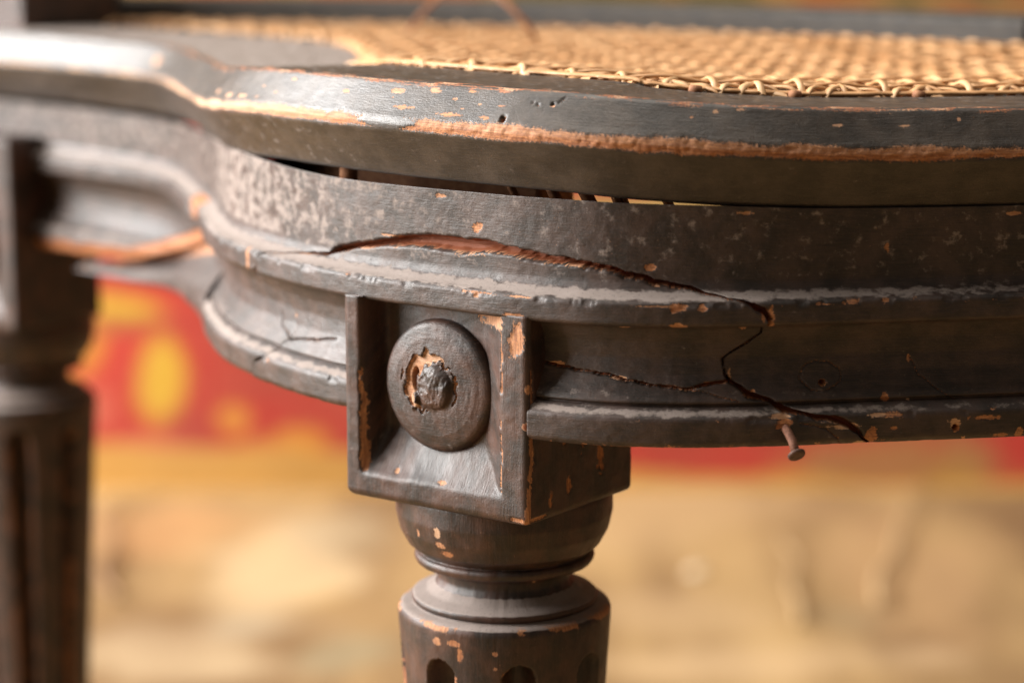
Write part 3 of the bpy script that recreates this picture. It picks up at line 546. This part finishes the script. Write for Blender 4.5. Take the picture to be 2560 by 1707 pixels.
def block(parent, front, nrm, rgt, hb, depth, z0, z1, dense, top_open=True):
    """square block over the turned part: recessed face in front, plain sides"""
    rc = 1.8; s_ = .4 if dense else 1.0
    arc = np.linspace(0, math.pi / 2, 6)
    pts = []
    for dd in np.arange(depth, rc, -s_ * 2.5): pts.append((-hb, -dd))
    for t in arc: pts.append((-hb + rc - rc * math.cos(t), -rc + rc * math.sin(t)))
    for a in np.arange(-hb + rc + s_, hb - rc, s_): pts.append((a, 0))
    for t in arc: pts.append((hb - rc + rc * math.sin(t), -rc + rc * math.cos(t)))
    for dd in np.arange(rc + s_, depth, s_ * (1.5 if dense else 2.5)): pts.append((hb, -dd))
    pts.append((hb, -depth)); pts = np.array(pts)
    Q = np.r_[0, np.cumsum(np.linalg.norm(np.diff(pts, axis=0), axis=1))]; Q = Q - np.interp(0, pts[(pts[:, 1] > -.01), 0], Q[(pts[:, 1] > -.01)])
    zs = np.r_[np.arange(z0, z1 + 2.2, -s_), z1 + 2.2 - 2.2 * np.sin(np.linspace(.15, 1, 6) * math.pi / 2)]
    inset = np.r_[np.zeros(len(np.arange(z0, z1 + 2.2, -s_))), 2.2 - 2.2 * np.cos(np.linspace(.15, 1, 6) * math.pi / 2)]
    A, Z = np.meshgrid(pts[:, 0], zs, indexing='ij'); D = pts[:, 1][:, None] + 0 * Z
    QQ = Q[:, None] + 0 * Z
    wob = (fbm(QQ * .15, Z * .15, 301, 3) - .5) * .7
    aL, aR, zB = -23.6 + wob, 20.8 + wob, z1 + 6.6 + wob
    sL = np.clip((A - aL) / 2.6, 0, 1); sR = np.clip((aR - A) / 8.2, 0, 1) ** .8; sB = np.clip((Z - zB) / 10.5, 0, 1) ** .75
    rec = (5.2 + 3.0 * smooth(12, -20, A)) * np.minimum(np.minimum(smooth(0, 1, sL) * .6 + sL * .4, sR), sB)
    if dense:
        gk = np.exp(-.5 * (np.arange(-4, 5) * .4 / .55) ** 2); gk /= gk.sum()
        for _ax in (0, 1): rec = np.apply_along_axis(lambda v: np.convolve(np.pad(v, 4, mode='edge'), gk, 'valid'), _ax, rec)
    face = pts[:, 1][:, None] > -.01
    d = np.where(face, -rec, 0) + (fbm(QQ * .3, Z * .3, 302, 3) - .5) * .3
    raw = np.zeros(A.shape); pale = np.full(A.shape, .2); deep = 0 * A
    if dense:
        jit = (fbm(QQ * .6, Z * .35, 303, 3) - .5) * 1.3
        for c in BLOCK_LINES:
            dist, hw = seg_dist(QQ + jit, Z, c); k = 1 - smooth(.6, 1.15, dist / hw); raw = np.maximum(raw, k); d -= k * .25
        blobs(QQ, Z, BLOCK_BLOBS, raw, pale, 304)
        d -= smooth(.5, .75, raw) * .3
        for (hu, hz, hr) in BLOCK_HOLES:
            qd = np.hypot(QQ - hu, Z - hz) / hr; d -= (1 - smooth(.75, 1.05, qd)) * 4; raw = np.maximum(raw, 1 - smooth(1.05, 1.3, qd)); pale = np.where(qd < 1.3, .8, pale); deep = np.maximum(deep, 1 - smooth(.8, 1, qd))
    dust = .09 + .10 * smooth(.15, .5, sB) * smooth(1.0, .8, sB) * face * (A > aL) * (A < aR)
    dust = dust + .1 * smooth(-20, -32, QQ)
    n2 = np.where(face, 1.0, 0.0)
    sx = np.where(np.abs(pts[:, 0]) > hb - .01, np.sign(pts[:, 0]), 0)[:, None]
    A2 = A + sx * np.where(face, 0, d) - np.sign(A) * inset[None] * (np.abs(A) / hb); D2 = D + n2 * d - inset[None] * np.where(face | (D > -rc - .01), 1, 0)
    V = np.zeros(A.shape + (3,))
    V[..., 0] = front[0] + rgt[0] * A2 / 1000 + nrm[0] * D2 / 1000; V[..., 1] = front[1] + rgt[1] * A2 / 1000 + nrm[1] * D2 / 1000; V[..., 2] = Z / 1000 + DATUM
    nq, nz_ = A.shape; F = grid_faces(nq, nz_, True, False)
    cap_v = V[:, -1].mean(0); cap_t = V[:, 0].mean(0)
    VV = np.vstack([V.reshape(-1, 3), cap_v, cap_t]); N = nq * nz_
    i = np.arange(nq); i2 = (i + 1) % nq
    Fb = np.stack([i * nz_ + nz_ - 1, i2 * nz_ + nz_ - 1, np.full(nq, N), np.full(nq, N)], -1)[:, :3]
    Ft = np.stack([i2 * nz_, i * nz_, np.full(nq, N + 1)], -1)
    faces = [tuple(f) for f in F.tolist()] + [tuple(f) for f in Fb.tolist()] + [tuple(f) for f in Ft.tolist()]
    e2 = lambda a: np.r_[np.broadcast_to(a, A.shape).ravel(), 0, 0]
    o = new_mesh('block', VV, faces, M_LEG, attrs=wood_attrs(e2(raw), e2(deep), e2(dust), e2(pale), e2(Z - rec * face), e2(QQ)))
    attach(o, parent); return o
def rosette(parent, front, nrm, rgt, zc, dense, seed):
    """thick wooden disc with a chipped centre boss"""
    nr, nt = (90, 160) if dense else (30, 48)
    rad = np.r_[np.linspace(.02, 15.2, nr), 15.9, 16.25, 16.3, 16.1, 15.9]
    hgt = np.interp(rad, [0, 4.0, 4.9, 5.6, 8, 12, 14.6, 15.3, 15.9, 16.25], [2.2, 2.0, 1.5, .65, .6, .22, -.42, -.75, -1.4, -2.3])
    hgt[-2] = -4.0; hgt[-1] = -5.6; hgt[-3] = -3.2
    th = np.linspace(0, 2 * math.pi, nt, endpoint=False)
    TH, RR = np.meshgrid(th, rad, indexing='ij'); H = hgt[None] + 0 * TH
    X, Y = RR * np.cos(TH), RR * np.sin(TH)
    octg = 1 + .035 * np.cos(TH * 5 + 1) * (RR < 6)
    H = np.where(RR < 7, np.interp(RR * octg, rad[:nr], hgt[:nr]), H)
    H = H + (fbm(X * .5, Y * .35, seed + 5, 3) - .5) * 1.3 * smooth(6.5, 4.5, RR) + (fbm(X * .12, Y * .12, seed, 2) - .5) * .5 * (RR < 15.5) + (fbm(X * 1.3, Y * .5, seed + 3, 3) - .5) * .14 * (RR < 15.5)
    raw = np.zeros(RR.shape); pale = np.full(RR.shape, .3); deep = 0 * RR
    if dense:
        n = fbm(X * .8, Y * .45, seed + 7, 4) - .5
        ang = (np.degrees(TH) + 360) % 360
        ringm = (1 - smooth(.6, 1.1, np.abs(RR - 6.6 - .9 * np.clip(np.cos(np.radians(ang - 160)), 0, 1) - n * 4.5) / (.30 + 2.0 * np.clip(np.cos(np.radians(ang - 148)), 0, 1) + .35 * np.clip(np.cos(np.radians(ang - 5)), 0, 1) ** 4))) * ((np.cos(np.radians(ang - 150)) > -.28) | (np.abs((ang + 180) % 360 - 180 - 2) < 36))
        raw = ringm; H = H - smooth(.3, .7, ringm) * .9
        pale = np.where((ang > 60) & (ang < 130), .8, .4) + 0 * RR
        hole = 1 - smooth(.7, 1.1, np.hypot((X + 5.9) / 1.25, (Y - 1.2) / 3.0)); H = H - hole * 3.5; deep = np.maximum(deep, hole)
        nub = 1 - smooth(.5, 1.1, np.hypot((X + 5.4) / 1.7, (Y + 3.6) / 2.4) + n); H = H + nub * 1.6; pale = np.where(nub > .3, .9, pale)
        H = H - (RR < 5.4) * np.clip(-(X * .05) - .05, -.4, .5)
    X, Y = X * 1.04, Y * 1.04
    V = np.zeros(RR.shape + (3,))
    V[..., 0] = front[0] + rgt[0] * X / 1000 + nrm[0] * H / 1000; V[..., 1] = front[1] + rgt[1] * X / 1000 + nrm[1] * H / 1000; V[..., 2] = (zc + Y) / 1000 + DATUM
    dust = .11 + .1 * fbm(X * .1, Y * .1, seed + 1, 2)
    o = new_mesh('rosette', V.reshape(-1, 3), grid_faces(nt, len(rad), True, False)[:, ::-1], M_LEG, attrs=wood_attrs(raw, deep, dust, pale, X, Y))
    attach(o, parent); return o

leg = turned('leg', AX, PROF, 420, 8, .35, front_marks)
tag(leg, 'sharp front leg with square rosette block')
block(leg, BF + BN * .0012, BN, BR, 29.0, 46.0, -98.6, -150.8, True)
rosette(leg, BF - BN * .0012 - BR * .0012, BN, BR, -119.6, True, 401)
def other_leg(x, y, dz, phase, nrm=None):
    i = nearest_u(x, y) - U0; fx_, fy_, nx_, ny_ = [float(v) for v in path(np.array([i]))[0:4]]
    n = np.array([nx_, ny_]); rt = np.array([-ny_, nx_]); fr = np.array([fx_, fy_])
    if nrm is not None: n = np.array(nrm); rt = np.array([-n[1], n[0]]); fr = np.array((x, y)) + n * .029
    pr = [(r_, z_ + dz if z_ > -460 else z_) for r_, z_ in PROF]
    l = turned('leg', fr - n * .029, pr, 160, phase, .8)
    block(l, fr + n * .002, n, rt, 28.0, 46.0, -87.5, -149.6 + dz, False)
    rosette(l, fr + n * .001, n, rt, -119.4 + dz * .6, False, 402)
    return l
tag(other_leg(-.1925, .9135, -10.5, 5, (-.545, -.839)), 'blurred fluted leg at the far end of the side rail')
other_leg(.326, .642, 0, 0); other_leg(.285, .77, 0, 10)

# ---- glue block behind the front leg
def prism(name, pts, z0, z1, mat, parent, skew=0.0):
    """vertical prism from a plan outline, bottom optionally cut on a slant"""
    n = len(pts); V = [(x, y, z1 / 1000 + DATUM) for x, y in pts] + [(x, y, z0 / 1000 + DATUM + (skew if k in (1, 2) else 0)) for k, (x, y) in enumerate(pts)]
    F = [tuple(range(n)), tuple(range(2 * n - 1, n - 1, -1))] + [(k, k + n, (k + 1) % n + n, (k + 1) % n) for k in range(n)]
    o = new_mesh(name, V, F, mat, False, attrs=wood_attrs(np.zeros(2 * n), np.zeros(2 * n), np.full(2 * n, .1), np.full(2 * n, .2), np.array([v[0] * 1000 for v in V]), np.array([v[2] * 1000 for v in V])), parent=parent)
    bv = o.modifiers.new('soft edges', 'BEVEL'); bv.width = .0012; bv.segments = 2
    return o
c0 = BF - BN * .046; e = lambda a, d: tuple(c0 + BR * a - BN * d)
prism('glue_block', [e(.026, -.001), e(.026, .016), e(-.02, .016), e(-.02, -.001)], -141.5, -100, M_LEG, chair, .005)

ub = np.array([-2.0, 30, 65, 110, 180]); ob = to_xyz(ub, np.array([[-42.0], [-33], [-26], [-25], [-25]]), np.zeros((5, 1)))[:, 0, :2]; ib = to_xyz(ub, np.full((5, 1), -58.0), np.zeros((5, 1)))[::-1, 0, :2]
prism('corner_brace', [tuple(q_) for q_ in np.vstack([ob, ib])], -92, -66, M_PEG, chair)
# ---- back post and low back rail on the far side of the seat
pc_ = np.array((-.190, .958)); a45 = math.radians(45)
P_ = [tuple(pc_ + .034 * np.array((math.cos(a45 * k * 2 - math.pi / 2), math.sin(a45 * k * 2 - math.pi / 2)))) for k in range(4)]
post = prism('back_post', P_, -50, 330, M_LEG, chair)
u = np.arange(498, 985, 3.0)
bp = [(-52,-51),(-52,-40),(-51,-39.2),(-34,-38.4),(-30,-38.8),(-29,-40),(-29,-51)]
w, Pp = resample(bp + [bp[0]], 1.0, .5)
V = up(to_xyz(u, Pp[:-1, 0][None] + 0 * u[:, None], Pp[:-1, 1][None] + 0 * u[:, None]))
MU, MW = np.meshgrid(u, w[:-1], indexing='ij')
new_mesh('back_rail', V.reshape(-1, 3), grid_faces(*V.shape[:2], False, True), M_BACK_SHADED, attrs=wood_attrs(0 * MU, 0 * MU, .02 + .30 * smooth(12, 14, MW) * smooth(36, 30, MW), .2 + 0 * MU, MU, MW), parent=chair)
# shallow apron under the back of the frame
u = np.arange(425, PERIM - 386, 4.0)
V = up(to_xyz(u, np.array([[-8, -8, -24, -24.]]) + 0 * u[:, None], np.array([[-73, -92, -92, -73.]]) + 0 * u[:, None]))
MU, MW = np.meshgrid(u, np.arange(4) * 12., indexing='ij')
new_mesh('back_apron', V.reshape(-1, 3), grid_faces(*V.shape[:2], False, True), M_RAIL, False, attrs=wood_attrs(0 * MU, 0 * MU, .1 + 0 * MU, 0 * MU, MU, MW), parent=chair)

# ---- bent rusty nail in the lower moulding
def tube(name, pts, rad, mat, parent, seg=10, cap=True):
    pts = [np.array(p, float) for p in pts]; V = []; n = len(pts)
    for i, p_ in enumerate(pts):
        t = pts[min(i + 1, n - 1)] - pts[max(i - 1, 0)]; t /= np.linalg.norm(t)
        a = np.cross(t, (0, 0, 1.)) if abs(t[2]) < .9 else np.cross(t, (1., 0, 0)); a /= np.linalg.norm(a); b = np.cross(t, a)
        r_ = rad[i] if hasattr(rad, '__len__') else rad
        for k in range(seg):
            q_ = 2 * math.pi * k / seg; V.append(p_ + r_ * (math.cos(q_) * a + math.sin(q_) * b))
    F = [(i * seg + k, i * seg + (k + 1) % seg, (i + 1) * seg + (k + 1) % seg, (i + 1) * seg + k) for i in range(n - 1) for k in range(seg)]
    F += [tuple(range(seg))[::-1], tuple(range((n - 1) * seg, n * seg))]
    o = new_mesh(name, V, F, mat); attach(o, parent); return o
nb0 = up(np.array(NAIL_BASE)); nb1 = up(np.array(NAIL_TIP)); dirn = (nb1 - nb0) / np.linalg.norm(nb1 - nb0)
nail = tube('nail', [nb0 + np.array((-.0006, .007, .0012)), nb0, nb0 + (nb1 - nb0) * .5 + np.array((.0002, 0, .0003)), nb1], .00105, M_RUST, chair, 12)
tag(nail, 'rusty nail sticking out of the lower moulding')
tube('nail_head', [nb1 - dirn * .0002, nb1 + dirn * .0002, nb1 + dirn * .0007, nb1 + dirn * .0009], [.0016, .0022, .0021, .0017], M_NAILHEAD, nail, 20)

# ---- cane seat: pairs of warp and weft strands with diagonals, one mesh each
uu = np.arange(0, PERIM, 4.0); loop = to_xyz(uu, -8 - 35.0 * cap_width(uu)[:, None], np.zeros((len(uu), 1)))[:, 0, :2]
loop_l = LIFT(uu); loop_l = loop_l
cv = np.array((.81, -.59)); cw = np.array((.59, .81)); corg = np.array((.05, .75)); PITCH = .0158
def seat_z(P):
    d = np.hypot(P[:, None, 0] - loop[None, :, 0], P[:, None, 1] - loop[None, :, 1]); k = np.argmin(d, 1); dm = d[np.arange(len(P)), k]
    wgt = np.exp(-(d / .03) ** 2) + 1e-9
    lf = (wgt * loop_l[None]).sum(1) / wgt.sum(1) * np.exp(-dm / .05)
    return -49.2 + lf - 2.2 * smooth(.02, .09, dm), dm
random.seed(4)
first = [None]
cane = bpy.data.objects.new('x', None)
def strand(p0, direction, kind, par, phase):
    t = np.arange(-.45, .45, .0016); P = p0[None] + t[:, None] * direction[None]
    ins = inside(P[:, 0], P[:, 1], loop)
    k = np.flatnonzero(ins)
    if len(k) < 14: return None
    brk = np.flatnonzero(np.diff(k) > 1)
    runs = np.split(k, brk + 1); run = max(runs, key=len)
    if len(run) < 14: return None
    P = P[run]; tt = t[run]
    zb, dm = seat_z(P)
    if kind == 'd': h = .95 + .5 * np.cos(2 * math.pi * (tt / (PITCH * math.sqrt(2)) + phase)) * par
    else: h = .45 * np.cos(math.pi * (tt / PITCH + phase)) * par + (.25 if kind == 'w' else 0)
    s_ = tt - tt[0]; e_ = tt[-1] - tt
    dip = np.clip(1 - np.minimum(s_, e_) / .0045, 0, 1) ** 2 * 3.4
    arch = np.exp(-((np.minimum(s_, e_) - .008) / .004) ** 2) * random.uniform(.0, .5)
    z = zb + h + .6 + arch - dip + (fbm(tt * 60, tt * 0 + phase * 7.7, 5, 2) - .5) * .7
    side = np.array((-direction[1], direction[0])); w2 = random.uniform(1.0, 1.25) * (.92 if kind == 'd' else 1)
    tw = (fbm(tt * 45, tt * 0 + phase * 3.1, 8, 2) - .5) * .9
    prof = [(-1, 0), (-.65, .52), (0, .74), (.65, .52), (1, 0), (0, -.22)]
    V = np.zeros((len(tt), 6, 3))
    for j, (a, b) in enumerate(prof):
        V[:, j, :2] = P + side[None] * (a * w2 / 1000); V[:, j, 2] = (z + b + a * tw) / 1000 + DATUM
    return V
def make_strand(V):
    n = len(V); F = grid_faces(n, 6, False, True)
    return V.reshape(-1, 3), F
cane_list = []
for i in range(-22, 23):
    for s_ in (-1, 1):
        for (dr, ac, kd) in ((cv, cw, 'h'), (cw, cv, 'w')):
            V = strand(corg + ac * (i * PITCH + s_ * .0017), dr, kd, s_ * (1 if kd == 'h' else -1), i % 2)
            if V is not None: cane_list.append(V)
    for sg in (-1, 1):
        dr = (cv + sg * cw) / math.sqrt(2); ac = (cw - sg * cv) / math.sqrt(2)
        V = strand(corg + ac * ((i + .5 * 0) * PITCH / math.sqrt(2) * 1.0), dr, 'd', sg, i * .5)
        if V is not None: cane_list.append(V)
# border cane running round the opening
uu2 = np.arange(-180, 260, 1.2)
def border(parent_name):
    r_ = np.array([[-45.6, -44.9, -44.0, -43.1, -42.4, -44.0]]) + (fbm(uu2 * .2, uu2 * 0, 9, 2) - .5)[:, None] * 1.2
    z_ = np.array([[0, .55, .8, .55, 0, -.3]]) - 49.0 + LIFT(uu2)[:, None]
    V = up(to_xyz(uu2, r_ - 1.2 - 36 * (cap_width(uu2)[:, None] - 1), z_))
    return V
Vb = border('')
cane = new_mesh('cane_seat', Vb.reshape(-1, 3), grid_faces(*Vb.shape[:2], False, True), M_CANE, parent=chair)
tag(cane, 'woven tan cane seat panel')
for V in cane_list:
    v, F = make_strand(V); new_mesh('strand', v, F, M_CANE, parent=cane)
# slack loops over the holes along the front edge
for k, a in enumerate(np.arange(-152, 150, 11.0)):
    a = a + random.uniform(-2, 2); ln = random.uniform(11, 19) * (1 if k % 2 else -1)
    t = np.linspace(0, 1, 18); ua = a + ln * (t - .5); ra = -43.4 - random.uniform(1.5, 5.5) * t - 1.2 * np.sin(t * math.pi)
    za = -50.0 + random.uniform(.6, 1.5) * np.sin(t * math.pi) ** .6 + LIFT(np.full(1, a))[0]
    c_ = to_xyz(ua, ra[:, None], za[:, None])[:, 0]; x_, y_, nx_, ny_ = path(ua); tl = random.uniform(.35, .75)
    V = np.zeros((18, 6, 3))
    for j, (aa, b) in enumerate([(-1, 0), (-.65, .4), (0, .55), (.65, .4), (1, 0), (0, -.25)]):
        V[:, j, 0] = c_[:, 0] + nx_ * aa * .0013; V[:, j, 1] = c_[:, 1] + ny_ * aa * .0013; V[:, j, 2] = c_[:, 2] + (b - aa * tl) / 1000 + DATUM
    new_mesh('strand', V.reshape(-1, 3), grid_faces(18, 6, False, True), M_CANE, parent=cane)
# one sprung strand standing in a curl off the back of the seat
t = np.linspace(0, 1, 26)
curl = np.stack([-.038 + .047 * t, .86 - .03 * t + .01 * np.sin(t * 6), (-49 + 19 * np.sin(t * math.pi) ** .8) / 1000 + DATUM], -1)
tube('loose_strand', curl, .0009, M_PEG, cane, 6)
# ends tied off beneath the frame, seen through the gap
for ua, ln, rd in ((-4, 8, 1.0), (-18, 8, 1.5), (-30, 7, 1.7), (-42, 7, 1.4), (-45, 6, .8), (-60, 5, 1.2)):
    b0 = to_xyz(np.array([ua + 1.5]), np.array([[-22.0]]), np.array([[-64 + LIFT(np.array([ua]))[0] - 6]]))[0, 0]; b1 = to_xyz(np.array([ua - 5.0]), np.array([[-27.5]]), np.array([[-71 - ln]]))[0, 0]
    tube('strand_end', [up(b0), up(b0 * .6 + b1 * .4 + np.array((0, 0, .0006))), up(b1)], rd / 1000, M_PEG, cane, 7)
# pegs in the drilled holes and one between rail and frame
for ua in (-73, -106, -138):
    b = up(to_xyz(np.array([ua]), np.array([[-42.6]]), np.array([[-50 + LIFT(np.array([ua]))[0]]]))[0, 0]); 
    tube('peg', [b, b + np.array((.0001, 0, .0012)), b + np.array((.0002, 0, .0020))], [.0018, .0018, .0015], M_PEG, chair, 9)
b = up(to_xyz(np.array([50.0]), np.array([[-15.0]]), np.array([[-74.0]]))[0, 0]); tube('dowel', [b, b + np.array((0, 0, .004)), b + np.array((0, 0, .010))], .0024, M_PEG, chair, 12)

# ------------------------------------------------------------------ small stone on the floor
sd = np.random.RandomState(3); th = np.linspace(0, 2 * math.pi, 20, endpoint=False); ph = np.linspace(.02, math.pi - .02, 12)
TH, PH = np.meshgrid(th, ph, indexing='ij'); rr_ = .0062 * (1 + .25 * (fbm(np.cos(TH) * 2 + 5, PH * 1.3, 4, 2) - .5) * 2)
V = np.stack([.133 + rr_ * 1.2 * np.sin(PH) * np.cos(TH), 1.647 + rr_ * np.sin(PH) * np.sin(TH), .003 + rr_ * .7 * np.cos(PH)], -1)
st = new_mesh('pebble', V.reshape(-1, 3), grid_faces(20, 12, True, False), M_STONE)
tag(st, 'small pale pebble lying on the tan floor right of the front leg', 'stone')

# ------------------------------------------------------------------ dry twigs on the floor
def twig(a, c, rad, mat, label, seed):
    t = np.linspace(0, 1, 14); a = np.array(a, float); c = np.array(c, float)
    P = a[None] + (c - a)[None] * t[:, None]; sdv = np.array((-(c - a)[1], (c - a)[0])); sdv /= np.linalg.norm(sdv)
    P = P + sdv[None] * ((fbm(t * 4, t * 0 + seed, seed, 2) - .5) * .03)[:, None]
    pts = [np.array((q_[0], q_[1], .004 + rad * .9)) for q_ in P]
    rads = [rad * (1 - .55 * k / 13) for k in range(14)]
    V = []; F = []
    for i, p_ in enumerate(pts):
        d_ = pts[min(i + 1, 13)] - pts[max(i - 1, 0)]; d_ /= np.linalg.norm(d_); a_ = np.cross(d_, (0, 0, 1.)); a_ /= np.linalg.norm(a_)
        for k in range(8):
            an = 2 * math.pi * k / 8; V.append(p_ + rads[i] * (math.cos(an) * a_ + math.sin(an) * np.array((0, 0, 1.))))
    F = [(i * 8 + k, i * 8 + (k + 1) % 8, (i + 1) * 8 + (k + 1) % 8, (i + 1) * 8 + k) for i in range(13) for k in range(8)] + [tuple(range(8))[::-1], tuple(range(104, 112))]
    return tag(new_mesh('twig', V, F, mat), label, 'twig')
M_TWIG = simple('dry_bark', (.16, .085, .045), (.28, .17, .09), 120, .9)
M_STRAW = simple('pale_straw', (.38, .25, .12), (.48, .34, .18), 120, .9)
twig((-.272, 1.58), (-.325, 1.86), .0030, M_TWIG, 'blurred brown twig on the floor just right of the far left leg', 3)
twig((.252, 1.56), (.335, 1.90), .0026, M_STRAW, 'blurred pale straw stalk on the floor below the rusty nail', 5)
twig((.196, 1.52), (.214, 1.74), .0022, M_STRAW, 'shorter pale stalk on the floor, nearest to the pebble', 8)
